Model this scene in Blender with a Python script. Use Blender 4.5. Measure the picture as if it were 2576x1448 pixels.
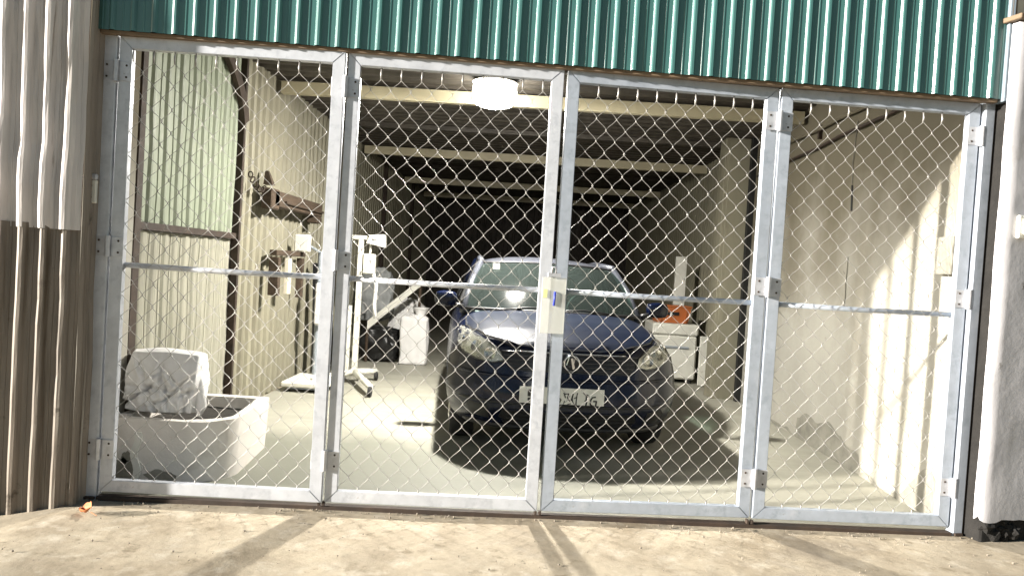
import bpy, bmesh, math, random
from mathutils import Vector, Matrix, noise
from mathutils.bvhtree import BVHTree
R = math.radians
random.seed(7)
for o in list(bpy.data.objects): bpy.data.objects.remove(o)
scene = bpy.context.scene
COL = scene.collection

# ------------------------------------------------------------------ camera
cd = bpy.data.cameras.new('camera'); cam = bpy.data.objects.new('camera', cd); COL.objects.link(cam)
cd.sensor_width = 36.0; cd.lens = 36.0*1887/2576; cd.clip_start = .05; cd.clip_end = 2000
CM = Matrix(((0.9979685893, -0.0623345826, 0.0131565402), (0.0148315300, 0.0264848750, -0.9995391824), (0.0619574084, 0.9977038394, 0.0273555906)))
cam.matrix_world = Matrix.Translation((0, -4.12, 1.335)) @ CM.to_4x4()
scene.camera = cam

# ------------------------------------------------------------------ sky and sun
SUN_EL = R(12.0); SUN_DIR = Vector((1.0, .345, -math.tan(SUN_EL)*math.hypot(1, .345))).normalized()
w = bpy.data.worlds.new('World'); scene.world = w; w.use_nodes = True
nt = w.node_tree; bg = nt.nodes['Background']; sk = nt.nodes.new('ShaderNodeTexSky'); sk.sky_type = 'NISHITA'
sk.sun_disc = False; sk.sun_elevation = SUN_EL; sk.sun_rotation = math.atan2(-SUN_DIR.x, -SUN_DIR.y) % (2*math.pi)
sk.air_density = 1.2; sk.dust_density = .6; sk.ozone_density = 2.0
nt.links.new(sk.outputs[0], bg.inputs[0]); bg.inputs[1].default_value = .032
sd = bpy.data.lights.new('sun', 'SUN'); sd.energy = 4.8; sd.angle = R(1.5); sd.color = (1.0, .94, .85)
sun = bpy.data.objects.new('sun', sd); COL.objects.link(sun); sun.rotation_euler = SUN_DIR.to_track_quat('-Z', 'Y').to_euler(); sun.location = (-12, -5, 8)
scene.view_settings.view_transform = 'Standard'; scene.view_settings.look = 'None'
scene.view_settings.gamma = 1.0; scene.view_settings.use_curve_mapping = False
scene.view_settings.exposure = 1.85
LAMP_RADIANCE = 2150.0
scene.cycles.max_bounces = 8; scene.cycles.sample_clamp_indirect = 6.0

# ------------------------------------------------------------------ materials
def pm(name, col, rough=.6, metal=0.0, var=.18, scale=5.0, bump=0.0, bscale=30.0, dirts=(), spec=.5, stretch=(1, 1, 1), coat=0.0, rvar=.1):
    """Principled surface: colour varied by noise, wear patches given as (colour, low, high, scale, stretch), fine relief."""
    m = bpy.data.materials.new(name); m.use_nodes = True
    n = m.node_tree.nodes; l = m.node_tree.links; b = n['Principled BSDF']
    tc = n.new('ShaderNodeTexCoord')
    def mp(st):
        k = n.new('ShaderNodeMapping'); k.inputs['Scale'].default_value = st; l.new(tc.outputs['Object'], k.inputs[0]); return k.outputs[0]
    v0 = mp(stretch)
    def nz(vec, sc, det=6.0, ro=.6):
        k = n.new('ShaderNodeTexNoise'); k.inputs['Scale'].default_value = sc; k.inputs['Detail'].default_value = det; k.inputs['Roughness'].default_value = ro
        l.new(vec, k.inputs['Vector']); return k.outputs['Fac']
    def ramp(f, a, c):
        k = n.new('ShaderNodeMapRange'); k.inputs['From Min'].default_value = a; k.inputs['From Max'].default_value = c; l.new(f, k.inputs['Value']); return k.outputs[0]
    def mix(f, a, c):
        k = n.new('ShaderNodeMix'); k.data_type = 'RGBA'; l.new(f, k.inputs[0])
        for s, x in ((6, a), (7, c)):
            if isinstance(x, tuple): k.inputs[s].default_value = (*x, 1)
            else: l.new(x, k.inputs[s])
        return k.outputs[2]
    f = nz(v0, scale)
    dark = tuple(c*(1-var) for c in col); lite = tuple(min(1, c*(1+var)) for c in col)
    c = mix(ramp(f, .3, .7), dark, lite)
    for dc, lo, hi, sc, st in dirts:
        c = mix(ramp(nz(mp(st), sc, 8.0, .65), lo, hi), c, dc)
    l.new(c, b.inputs['Base Color'])
    rr = n.new('ShaderNodeMapRange'); rr.inputs['To Min'].default_value = max(.02, rough-rvar); rr.inputs['To Max'].default_value = min(1, rough+rvar)
    l.new(nz(v0, scale*2.3), rr.inputs['Value']); l.new(rr.outputs[0], b.inputs['Roughness'])
    b.inputs['Metallic'].default_value = metal; b.inputs['Specular IOR Level'].default_value = spec; b.inputs['Coat Weight'].default_value = coat
    b.inputs['Coat Roughness'].default_value = .12
    if bump:
        k = n.new('ShaderNodeBump'); k.inputs['Strength'].default_value = bump; k.inputs['Distance'].default_value = .01
        l.new(nz(v0, bscale, 8.0), k.inputs['Height']); l.new(k.outputs[0], b.inputs['Normal'])
    return m
def glassy(name, tint, alpha, rough=.03, body=.25):
    m = bpy.data.materials.new(name); m.use_nodes = True; n = m.node_tree.nodes; l = m.node_tree.links
    for x in list(n): n.remove(x)
    o = n.new('ShaderNodeOutputMaterial'); mx = n.new('ShaderNodeMixShader'); t = n.new('ShaderNodeBsdfTransparent'); g = n.new('ShaderNodeBsdfPrincipled')
    t.inputs[0].default_value = (*tint, 1); g.inputs['Base Color'].default_value = (*[x*body*.85 for x in tint], 1); g.inputs['Roughness'].default_value = rough
    mx.inputs[0].default_value = alpha; l.new(t.outputs[0], mx.inputs[1]); l.new(g.outputs[0], mx.inputs[2]); l.new(mx.outputs[0], o.inputs[0])
    return m
def emit(name, col, s):
    m = bpy.data.materials.new(name); m.use_nodes = True; b = m.node_tree.nodes['Principled BSDF']
    b.inputs['Base Color'].default_value = (.8, .8, .8, 1); b.inputs['Emission Color'].default_value = (*col, 1); b.inputs['Emission Strength'].default_value = s
    return m
U = (1, 1, 1); V = (6, 6, .5); VT = (9, 9, .35)
M = {}
M['ground'] = pm('apron_concrete', (.36, .305, .222), .9, var=.16, scale=3.2, bump=.30, bscale=22, dirts=(((.22, .175, .115), .47, .70, 2.2, U), ((.46, .405, .32), .52, .72, 7.0, U), ((.21, .17, .11), .57, .70, 10.0, U), ((.13, .105, .075), .66, .72, 17.0, U), ((.20, .165, .12), .56, .74, .9, U)))
M['floor'] = pm('floor_cement', (.30, .29, .24), .62, var=.12, scale=1.7, bump=.15, bscale=18, dirts=(((.22, .22, .18), .5, .75, 1.3, (.6, 2.2, 1)), ((.15, .14, .11), .66, .75, 6.0, U)))
def upper_wall_shade(m):
    """Brown shade with a cloudy edge painted into the upper wall colour, where lamp light is cut off."""
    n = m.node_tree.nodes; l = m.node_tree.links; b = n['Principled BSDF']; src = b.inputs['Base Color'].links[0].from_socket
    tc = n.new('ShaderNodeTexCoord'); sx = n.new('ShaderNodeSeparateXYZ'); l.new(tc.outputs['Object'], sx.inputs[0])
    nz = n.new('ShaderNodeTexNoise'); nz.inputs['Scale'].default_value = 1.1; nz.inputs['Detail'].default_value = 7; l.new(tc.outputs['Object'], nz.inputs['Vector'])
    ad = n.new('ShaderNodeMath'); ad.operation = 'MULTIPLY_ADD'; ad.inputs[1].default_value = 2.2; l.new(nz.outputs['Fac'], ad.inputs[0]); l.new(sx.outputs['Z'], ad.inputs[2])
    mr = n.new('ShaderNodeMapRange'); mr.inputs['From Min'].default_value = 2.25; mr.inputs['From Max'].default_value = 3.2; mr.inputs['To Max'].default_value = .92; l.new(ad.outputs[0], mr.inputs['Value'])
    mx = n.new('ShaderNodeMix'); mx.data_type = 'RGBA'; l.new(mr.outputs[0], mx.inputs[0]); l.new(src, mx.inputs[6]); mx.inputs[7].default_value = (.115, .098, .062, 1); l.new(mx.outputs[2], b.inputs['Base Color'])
def floor_patch(m, cx, cy, rx, ry, col):
    """A darker greenish grey patch with a ragged edge on the cement floor."""
    n = m.node_tree.nodes; l = m.node_tree.links; b = n['Principled BSDF']; src = b.inputs['Base Color'].links[0].from_socket
    tc = n.new('ShaderNodeTexCoord'); mp = n.new('ShaderNodeMapping'); mp.vector_type = 'POINT'; mp.inputs['Location'].default_value = (-cx/rx, -cy/ry, 0); mp.inputs['Scale'].default_value = (1/rx, 1/ry, 0)
    l.new(tc.outputs['Object'], mp.inputs[0]); ln = n.new('ShaderNodeVectorMath'); ln.operation = 'LENGTH'; l.new(mp.outputs[0], ln.inputs[0])
    nz = n.new('ShaderNodeTexNoise'); nz.inputs['Scale'].default_value = 2.2; nz.inputs['Detail'].default_value = 8; l.new(tc.outputs['Object'], nz.inputs['Vector'])
    ad = n.new('ShaderNodeMath'); ad.operation = 'MULTIPLY_ADD'; ad.inputs[1].default_value = .9; l.new(nz.outputs['Fac'], ad.inputs[0]); l.new(ln.outputs['Value'], ad.inputs[2])
    mr = n.new('ShaderNodeMapRange'); mr.inputs['From Min'].default_value = 1.12; mr.inputs['From Max'].default_value = 1.62; mr.inputs['To Min'].default_value = .9; mr.inputs['To Max'].default_value = 0; l.new(ad.outputs[0], mr.inputs['Value'])
    mx = n.new('ShaderNodeMix'); mx.data_type = 'RGBA'; l.new(mr.outputs[0], mx.inputs[0]); l.new(src, mx.inputs[6]); mx.inputs[7].default_value = (*col, 1); l.new(mx.outputs[2], b.inputs['Base Color'])
floor_patch(M['floor'], -1.0, .45, 1.9, 1.15, (.15, .152, .12))  # darker greenish patch on the front left of the floor
M['plaster'] = pm('interior_plaster', (.35, .335, .29), .9, var=.10, scale=1.6, bump=.25, bscale=14, dirts=(((.25, .23, .185), .48, .72, 1.1, U), ((.14, .125, .10), .66, .74, 7.0, U), ((.44, .43, .385), .55, .8, 2.2, U)))
upper_wall_shade(M['plaster'])  # upper plaster coloured darker, painting in the dimmer lamp light there
M['stain'] = pm('damp_stain', (.22, .21, .175), .85, var=.3, scale=6, bump=.2)
M['whitewall'] = pm('white_plaster', (.55, .54, .56), .9, var=.06, scale=2.0, bump=.3, bscale=9, dirts=(((.38, .36, .345), .55, .76, 4.0, U), ((.14, .125, .10), .64, .72, 9.0, U)))
M['rubble'] = pm('broken_base', (.010, .009, .008), .95, var=.4, scale=12, bump=.9, bscale=30)
M['teal'] = pm('teal_painted_sheet', (.052, .142, .132), .32, var=.12, scale=2.5, spec=.6, stretch=V, dirts=(((.04, .145, .135), .55, .8, 2.0, VT), ((.03, .09, .08), .62, .8, 5.0, V)), bump=.05, bscale=5, coat=.25)
M['oldsheet'] = pm('weathered_sheet', (.62, .58, .555), .5, var=.14, scale=2.0, stretch=V, dirts=(((.36, .34, .33), .5, .7, 2.2, VT), ((.20, .15, .11), .62, .74, 4.0, VT), ((.62, .58, .54), .55, .75, 1.5, VT)), bump=.25, bscale=6)
M['dirtysheet'] = pm('grimy_sheet', (.23, .195, .16), .55, var=.25, scale=2.0, stretch=V, dirts=(((.10, .075, .05), .50, .68, 2.4, VT), ((.42, .39, .34), .58, .72, 2.0, VT), ((.06, .045, .03), .62, .72, 6.0, U)), bump=.3, bscale=7)
M['greensheet'] = pm('pale_green_sheet', (.25, .28, .205), .55, var=.08, scale=2, stretch=V, dirts=(((.27, .30, .23), .55, .75, 2.0, VT), ((.16, .13, .09), .69, .76, 9.0, U)), bump=.08, bscale=8)
M['creamsheet'] = pm('cream_sheet', (.235, .22, .16), .6, var=.12, scale=2, stretch=(2, 2, .4), dirts=(((.15, .135, .095), .54, .76, 2.0, (3, 3, .3)), ((.10, .085, .06), .68, .76, 4.0, (3, 3, .6))), bump=.06, bscale=8)
M['greysheet'] = pm('grey_mossy_sheet', (.30, .29, .23), .7, var=.2, scale=2, stretch=V, dirts=(((.15, .15, .10), .5, .72, 2.5, VT), ((.40, .38, .33), .58, .75, 3.0, VT)), bump=.15, bscale=8)
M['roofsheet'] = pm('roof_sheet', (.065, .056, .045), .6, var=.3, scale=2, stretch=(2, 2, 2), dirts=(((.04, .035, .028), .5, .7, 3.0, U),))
M['purlin'] = pm('cream_steel', (.50, .45, .31), .5, var=.08, scale=3, dirts=(((.34, .29, .19), .58, .78, 3.0, (.6, 3, 3)),))
M['rust'] = pm('rusty_brown_steel', (.042, .027, .018), .75, var=.4, scale=8, bump=.2, dirts=(((.03, .022, .017), .5, .7, 5.0, U),))
M['dark'] = pm('dark_gap', (.012, .012, .011), .9, var=.3, scale=8)
M['galv'] = pm('galvanised_steel', (.52, .54, .58), .40, metal=.22, var=.12, scale=9, spec=.5, dirts=(((.42, .44, .48), .52, .66, 15.0, U), ((.62, .63, .66), .55, .72, 7.0, U), ((.26, .20, .14), .70, .76, 9.0, U)), rvar=.14, bump=.04, bscale=40)
M['wire'] = pm('galvanised_wire', (.37, .36, .34), .45, metal=.45, var=.25, scale=30, rvar=.15)
M['zinc'] = pm('zinc_hinge', (.52, .53, .56), .45, metal=.5, var=.2, scale=20, dirts=(((.12, .08, .05), .64, .72, 30.0, U),))
M['paint'] = pm('dark_blue_car_paint', (.003, .006, .021), .22, var=.12, scale=3, spec=.35, coat=.15, dirts=(((.016, .017, .022), .55, .9, 4.0, U),), rvar=.05)
M['hoodpaint'] = pm('dusty_hood_paint', (.004, .009, .025), .32, var=.15, scale=3, spec=.8, coat=.20, dirts=(((.016, .018, .025), .48, .85, 3.0, U),), rvar=.04)
M['dustyroof'] = pm('dusty_roof_paint', (.035, .038, .048), .40, var=.2, scale=3, spec=.7)
M['blackplastic'] = pm('black_plastic', (.012, .012, .013), .45, var=.2, scale=20)
M['slatgrey'] = pm('glossy_slat', (.05, .05, .055), .25, var=.1)
M['rubber'] = pm('tyre_rubber', (.014, .014, .014), .8, var=.3, scale=20)
M['chrome'] = pm('chrome', (.75, .76, .78), .12, metal=1.0, var=.05)
M['lampbowl'] = pm('headlight_reflector', (.60, .60, .58), .25, metal=.7, var=.2, scale=14, rvar=.1)
M['lens'] = glassy('headlight_lens', (.95, .95, .92), .12, .06, .6)
M['glass'] = glassy('windscreen_glass', (.40, .52, .48), .32, .13, .12)
M['seat'] = pm('car_seat', (.035, .037, .04), .9, var=.2)
M['plate'] = pm('plate_white', (.72, .71, .64), .5, var=.05, scale=20)
M['ink'] = pm('plate_ink', (.02, .02, .018), .6, var=.3, scale=60)
M['concrete'] = pm('whitewashed_concrete', (.70, .66, .61), .9, var=.05, scale=3, bump=.25, bscale=14, dirts=(((.50, .45, .39), .60, .80, 3.5, U), ((.20, .15, .10), .68, .75, 7.0, U)))
M['soil'] = pm('dark_soil', (.02, .017, .013), .95, var=.4, scale=20, bump=1.0, bscale=40)
M['sack'] = pm('white_woven_sack', (.74, .73, .72), .85, var=.05, scale=4, spec=.2, bump=.12, bscale=60)
M['whiteplastic'] = pm('white_plastic', (.70, .69, .63), .5, var=.06, scale=6, dirts=(((.5, .47, .40), .6, .8, 6.0, U),))
M['whitepaint'] = pm('white_enamel', (.68, .67, .60), .45, var=.08, scale=8, dirts=(((.35, .30, .22), .64, .76, 9.0, U),))
M['greypaint'] = pm('grey_enamel', (.30, .33, .36), .5, var=.1, scale=6)
M['orange'] = pm('orange_plastic', (.42, .12, .032), .5, var=.12, scale=5)
M['wood'] = pm('old_brown_wood', (.055, .036, .022), .85, var=.35, scale=4, stretch=(8, 1, 8), bump=.35, bscale=16)
M['blackbag'] = pm('black_plastic_bag', (.012, .012, .012), .35, var=.3, bump=.2)
M['cloth'] = pm('grey_cloth', (.30, .31, .31), .9, var=.2, scale=8, bump=.3)
M['leaf'] = pm('dry_leaf', (.50, .17, .06), .7, var=.25, scale=40)
M['sleeve'] = glassy('plastic_sleeve', (.97, .97, .93), .30, .25, 1.0)
M['yellow'] = pm('pale_yellow_paper', (.75, .78, .32), .7, var=.05)
M['blue'] = pm('blue_plastic', (.03, .05, .42), .45, var=.1)
M['bluegrey'] = pm('blue_grey_wall', (.18, .22, .26), .8, var=.08, scale=3)
M['brownframe'] = pm('brown_frame', (.17, .12, .075), .7, var=.2, scale=10)
M['cream'] = pm('cream_panel', (.66, .61, .50), .7, var=.06)
M['pebble'] = pm('pebble', (.22, .19, .15), .9, var=.4, scale=30)
M['wrapper'] = pm('bleached_scrap', (.6, .58, .52), .7, var=.1)
M['lampside'] = emit('lit_shade', (1.0, .96, .86), 14.0)
M['lampglow'] = emit('lit_diffuser', (1.0, .96, .88), LAMP_RADIANCE)

# ------------------------------------------------------------------ mesh helpers
def mesh_of(name, verts, faces, mat, smooth=False, angle=None):
    me = bpy.data.meshes.new(name); me.from_pydata([tuple(v) for v in verts], [], faces); me.update()
    me.materials.append(mat)
    bm = bmesh.new(); bm.from_mesh(me); bmesh.ops.recalc_face_normals(bm, faces=bm.faces); bm.to_mesh(me); bm.free()
    if smooth:
        for p in me.polygons: p.use_smooth = True
        if angle: me.set_sharp_from_angle(angle=R(angle))
    return me
def link(name, me, parent=None, loc=None, rot=None):
    o = bpy.data.objects.new(name, me); COL.objects.link(o)
    if parent: o.parent = parent
    if loc: o.location = loc
    if rot: o.rotation_euler = rot
    return o
class MB:
    def __init__(s): s.v = []; s.f = []
    def add(s, v, f):
        k = len(s.v); s.v += [Vector(x) for x in v]; s.f += [tuple(i+k for i in q) for q in f]; return s
    def hexa(s, p): return s.add(p, [(0, 3, 2, 1), (4, 5, 6, 7), (0, 1, 5, 4), (1, 2, 6, 5), (2, 3, 7, 6), (3, 0, 4, 7)])
    def box(s, x0, x1, y0, y1, z0, z1, bev=.003):
        bm = bmesh.new(); bmesh.ops.create_cube(bm, size=1)
        for q in bm.verts: q.co = Vector(((x0+x1)/2+q.co.x*(x1-x0), (y0+y1)/2+q.co.y*(y1-y0), (z0+z1)/2+q.co.z*(z1-z0)))
        if bev: bmesh.ops.bevel(bm, geom=list(bm.edges), offset=min(bev, .45*min(abs(x1-x0), abs(y1-y0), abs(z1-z0))), segments=1, affect='EDGES')
        return s.bm(bm)
    def bm(s, bm):
        bm.verts.index_update(); s.add([q.co.copy() for q in bm.verts], [tuple(q.index for q in f.verts) for f in bm.faces]); bm.free(); return s
    def tube(s, pts, r, n=8, cap=True):
        pts = [Vector(p) for p in pts]; rs = r if isinstance(r, (list, tuple)) else [r]*len(pts)
        up = Vector((0, 0, 1)); k = len(s.v); t0 = None; a = None
        for i, p in enumerate(pts):
            t = (pts[min(i+1, len(pts)-1)]-pts[max(i-1, 0)]).normalized()
            if a is None: a = t.orthogonal().normalized()
            else: a = (a-t*a.dot(t)).normalized()
            b = t.cross(a)
            s.v += [p+(a*math.cos(2*math.pi*j/n)+b*math.sin(2*math.pi*j/n))*rs[i] for j in range(n)]
        for i in range(len(pts)-1):
            for j in range(n):
                s.f.append((k+i*n+j, k+i*n+(j+1) % n, k+(i+1)*n+(j+1) % n, k+(i+1)*n+j))
        if cap: s.f += [tuple(k+j for j in range(n))[::-1], tuple(k+(len(pts)-1)*n+j for j in range(n))]
        return s
    def lathe(s, prof, c=(0, 0, 0), axis='Z', n=24, sx=1.0):
        k = len(s.v); c = Vector(c)
        for r, h in prof:
            for j in range(n):
                q = 2*math.pi*j/n; a, b = r*math.cos(q)*sx, r*math.sin(q)
                s.v.append(c+(Vector((a, b, h)) if axis == 'Z' else Vector((h, a, b)) if axis == 'X' else Vector((a, h, b))))
        m = len(prof)
        for i in range(m-1):
            for j in range(n): s.f.append((k+i*n+j, k+i*n+(j+1) % n, k+(i+1)*n+(j+1) % n, k+(i+1)*n+j))
        s.f += [tuple(k+j for j in range(n)), tuple(k+(m-1)*n+j for j in range(n))]
        return s
    def grid(s, fn, nu, nv):
        k = len(s.v)
        for i in range(nu+1):
            for j in range(nv+1): s.v.append(Vector(fn(i/nu, j/nv)))
        for i in range(nu):
            for j in range(nv): s.f.append((k+i*(nv+1)+j, k+(i+1)*(nv+1)+j, k+(i+1)*(nv+1)+j+1, k+i*(nv+1)+j+1))
        return s
    def mesh(s, name, mat, smooth=False, angle=None): return mesh_of(name, s.v, s.f, mat, smooth, angle)
    def build(s, name, mat, parent=None, smooth=False, angle=None, loc=None, rot=None): return link(name, s.mesh(name, mat, smooth, angle), parent, loc, rot)
def tag(o, label, cat, group=None):
    o['label'] = label; o['category'] = cat
    if group: o['group'] = group
    return o
def thing(name, label, cat, loc=(0, 0, 0), rz=0.0, group=None):
    o = bpy.data.objects.new(name, None); COL.objects.link(o); o.location = loc; o.rotation_euler = (0, 0, rz); o.empty_display_size = .1
    return tag(o, label, cat, group)
def struct(o): o['kind'] = 'structure'; return o
def fbm(p, sc=1.0, o=4):
    return noise.fractal(Vector(p)*sc, 1.0, 2.0, o, noise_basis='PERLIN_ORIGINAL')
def lumpy(o, ctr, size, seed, n=4, amp=.12, pw=.5, fold=.0, flat=True):
    """A filled bag: a superellipsoid with creases; returns MB."""
    bm = bmesh.new(); bmesh.ops.create_cube(bm, size=2); bmesh.ops.subdivide_edges(bm, edges=list(bm.edges), cuts=2**n-1, use_grid_fill=True)
    for q in bm.verts:
        c = q.co.copy(); s = c.normalized(); m = max(abs(c.x), abs(c.y), abs(c.z))
        p = s.lerp(c*.92/max(m, 1e-6), pw)
        d = fbm(p+Vector((seed, seed*2, 0)), 1.6, 3)*amp + abs(fbm(p+Vector((0, seed, 9)), 3.1, 2))*amp*-.9 + fbm(p+Vector((seed, 4, 0)), 7, 2)*amp*.25
        p = p*(1+d)
        if flat and p.z < -.82: p.z = -.82
        q.co = Vector((ctr[0]+p.x*size[0], ctr[1]+p.y*size[1], ctr[2]+p.z*size[2]))
    return MB().bm(bm)

def corrugated(width, z0, z1, pitch=.104, h=.02, ramp=.013, top=.016, minor=.004, nz=1, wob=0.0, seed=0, start=0.0):
    """Trapezoidal sheet: x along the wall, ribs stand out towards -y."""
    xs = []; x = -start
    while x < width:
        pan = pitch-2*ramp-top
        for dx, dy in ((0, 0), (pan*.42, 0), (pan*.46, minor), (pan*.54, minor), (pan*.58, 0), (pan, 0), (pan+ramp*.72, h*.80), (pan+ramp+top*.25, h), (pan+ramp+top, h)):
            if 0 <= x+dx <= width: xs.append((x+dx, dy))
        x += pitch
    xs.append((width, 0))
    mb = MB(); n = len(xs)
    for k in range(nz+1):
        z = z0+(z1-z0)*k/nz
        for (x, dy) in xs:
            wv = wob*fbm((x*2.5+seed, z*2.2, seed), 1, 3); wx = wob*.5*fbm((x*1.2+seed+9, z*2.6, 3), 1, 2)
            mb.v.append(Vector((x+wx, -dy-wv, z)))
    for k in range(nz):
        for i in range(n-1): mb.f.append((k*n+i, k*n+i+1, (k+1)*n+i+1, (k+1)*n+i))
    return mb

# ------------------------------------------------------------------ ground and floor
M['galv_dim'] = pm('dimmed_galvanised_steel', (.38, .42, .48), .42, metal=.25, var=.12, scale=9, dirts=(((.30, .34, .39), .52, .66, 13.0, U), ((.46, .49, .54), .55, .72, 7.0, U), ((.20, .17, .13), .70, .76, 9.0, U)), rvar=.14, bump=.04, bscale=40)  # darker, bluer copy of galv: left-to-right light falloff painted into the colour
def gate_y(x): return -.245+.0716*(x+2.15)
gb = MB(); S = 400
xs = [-S, -40, -8]+[-4+i*.25 for i in range(33)]+[8, 40, S]; ys = [-S, -40, -8]+[-4.5+i*.25 for i in range(41)]+[40, S]
for y in ys:
    for x in xs:
        z = -.014
        if abs(x) < 5 and -5 < y < 4: z += .006*fbm((x, y, 0), 1.3, 3)-max(0, min(.06, (-2.3-x)*.20))*(1 if y < .4 else 0)
        gb.v.append(Vector((x, y, min(z, -.006))))
nx = len(xs)
for j in range(len(ys)-1):
    for i in range(nx-1): gb.f.append((j*nx+i, j*nx+i+1, (j+1)*nx+i+1, (j+1)*nx+i))
struct(gb.build('ground', M['ground'], smooth=True))
fl = MB()
def slab(u, v):
    x = -2.34+u*4.90; y0 = gate_y(x)+.015
    return (x, y0+v*(14.2-y0), .0)
fl.grid(slab, 16, 30)
k = len(fl.v)
for i in range(17):
    p = slab(i/16, 0); fl.v.append(Vector((p[0], p[1], -.05)))
for i in range(16): fl.f.append((i*31, (i+1)*31, k+i+1, k+i))
struct(fl.build('garage_floor', M['floor']))

# ------------------------------------------------------------------ left inner wall of the garage
lw = thing('inner_side_wall', 'corrugated inner side wall behind the white sack and trough', 'wall', (-2.33, 0, 0), R(90))
MB().box(-.12, 14.3, .06, .5, -.05, 3.1, 0).build('sun_blocking_wall', M['plaster'], lw)  # unseen solid wall added behind the sheets to stop sun leaking in
MB().box(-.17, .30, -.01, .055, 0, 2.94).build('jamb', M['plaster'], lw)
MB().hexa([(.305, -.005, 0), (.395, -.005, 0), (.395, .05, 0), (.305, .05, 0), (.345, -.005, 2.94), (.395, -.005, 2.94), (.395, .05, 2.94), (.345, .05, 2.94)]).build('corner_post', M['rust'], lw)
corrugated(1.50, 1.475, 2.92, .187, .02, .022, .030, .006, 6, .010, 3).build('metal_sheet', M['greensheet'], lw, loc=(.41, .04, 0))['label'] = 'pale green upper corrugated sheet'
MB().box(.40, 1.92, .0, .05, 1.425, 1.472).build('rail', M['rust'], lw)
corrugated(1.50, 0, 1.42, .15, .014, .03, .03, .004, 5, .012, 5).build('metal_sheet', M['greysheet'], lw, loc=(.41, .045, 0))['label'] = 'grey mossy lower corrugated sheet'
MB().box(1.940, 1.978, -.012, .05, 0, 2.94).build('post', M['rust'], lw)
brc = MB()
for i in range(10):
    a0, a1 = i/10, (i+1)/10
    def bp(a): return 1.93-.95*(1-math.cos(a*math.pi/2))**.8, 2.35+.58*math.sin(a*math.pi/2)
    (ya, za), (yb, zb) = bp(a0), bp(a1)
    brc.hexa([(ya, -.02, za), (yb, -.02, zb), (yb, .02, zb), (ya, .02, za), (ya+.09, -.02, za+.05), (yb+.09, -.02, zb+.05), (yb+.09, .02, zb+.05), (ya+.09, .02, za+.05)])
brc.build('knee_brace', M['rust'], lw)
for i in range(4):
    corrugated(3.06, 0, 2.93, .15, .030, .02, .035, .006, 6, .010, 20+i).build('metal_sheet', M['creamsheet'], lw, loc=(1.99+i*3.05, .05-.004*(i % 2), 0))
for yy in (5.05, 8.1, 11.1):
    MB().box(yy, yy+.07, -.03, .03, 0, 2.94).build('post', M['rust'], lw)

# ------------------------------------------------------------------ right inner wall
rw = thing('plaster_side_wall', 'stained white plaster wall with a crack, facing the sun patch inside', 'wall', (2.5, 0, 0))
def rwf(u, v):
    y = .14+u*4.2; z = -.02+v*3.0
    return (-.004*fbm((y, z, 2), 1.5, 4), y, z)
MB().grid(rwf, 42, 30).build('plaster_face', M['plaster'], rw, smooth=True)
MB().box(.012, .45, .145, 14.3, -.05, 3.1, 0).build('sun_blocking_wall', M['plaster'], rw)  # unseen solid box added on this side too, to keep sun out
def ragged(name, y0, y1, zf0, zf1, mat, off, n=26, seed=1):
    mb = MB()
    for i in range(n+1):
        y = y0+(y1-y0)*i/n; a = zf0(i/n)+.03*fbm((y*3+seed, 0, seed), 1, 3); b = zf1(i/n)+.09*fbm((y*2.3, seed, 5), 1, 4)
        if i in (0, n): b = a+.005
        mb.v += [Vector((off-.004*fbm((y, a, 2), 1.5, 4), y, max(a, .001))), Vector((off-.004*fbm((y, b, 2), 1.5, 4), y, max(b, a+.004)))]
    for i in range(n): mb.f.append((2*i, 2*i+2, 2*i+3, 2*i+1))
    return mb.build(name, mat, rw)
ragged('damp_stain', 1.25, 2.55, lambda t: .0, lambda t: .13+.12*math.sin(t*3.1), M['stain'], -.003, seed=3)
ragged('damp_stain', .22, .80, lambda t: .0, lambda t: .06+.34*(1-t)*math.sin(t*3.1+.2), M['stain'], -.003, seed=8)
ragged('moss_line', .3, 4.3, lambda t: .0, lambda t: .012+.02*math.sin(t*17)**2, M['stain'], -.006, 80, 5)
MB().hexa([(-.005, 1.725, 1.93), (-.005, 1.70, 1.93), (.01, 1.70, 1.93), (.01, 1.725, 1.93), (-.005, 1.745, 2.13), (-.005, 1.722, 2.13), (.01, 1.722, 2.13), (.01, 1.745, 2.13)]).build('wall_slot', M['dark'], rw)
cr = [(-.006, 1.73+.012*math.sin(z*9)+.01*random.uniform(-1, 1), z) for z in [2.14+.08*i for i in range(7)]]
MB().tube(cr, .004, 5).build('crack', M['stain'], rw)
cr = [(-.005, 1.715+.01*random.uniform(-1, 1)-.0*z, z) for z in [1.18+.1*i for i in range(5)]]
MB().tube(cr, .004, 5).build('crack', M['stain'], rw)
for zz, rr in ((2.66, .016), (2.56, .012)):
    MB().tube([(-.03, .3+i*.42, zz+.008*math.sin(i*2.1)-(.012*i if rr < .015 else 0)+.03) for i in range(10)], rr, 8).build('conduit', M['plaster'] if rr > .015 else M['rust'], rw, smooth=True)
for yy in (1.1, 2.4, 3.6): MB().box(-.035, .0, yy, yy+.03, 2.60, 2.72).build('pipe_clip', M['rust'], rw)
MB().box(-.31, .0, 4.36, 4.62, 0, 2.93, .004).build('column', M['creamsheet'], rw)
MB().box(-.27, -.02, 4.345, 4.358, 0, 2.93, .002).build('column_flange', M['creamsheet'], rw)
MB().box(-.055, .0, 4.22, 4.30, 0, 2.93, .0).build('gap', M['dark'], rw)
for i in range(3):
    sh = corrugated(3.2, 0, 2.93, .16, .02, .025, .03, .005, 4, .012, 40+i)
    sh.build('metal_sheet', M['creamsheet'], rw, loc=(-.02, 7.85+i*3.2, 0), rot=(0, 0, R(-90)))
board = tag(MB().box(2.452, 2.494, .225, .395, 1.45, 1.67, .004).build('meter_board', M['stain']), 'small grey board fixed to the sunlit patch of plaster wall', 'board')

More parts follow.
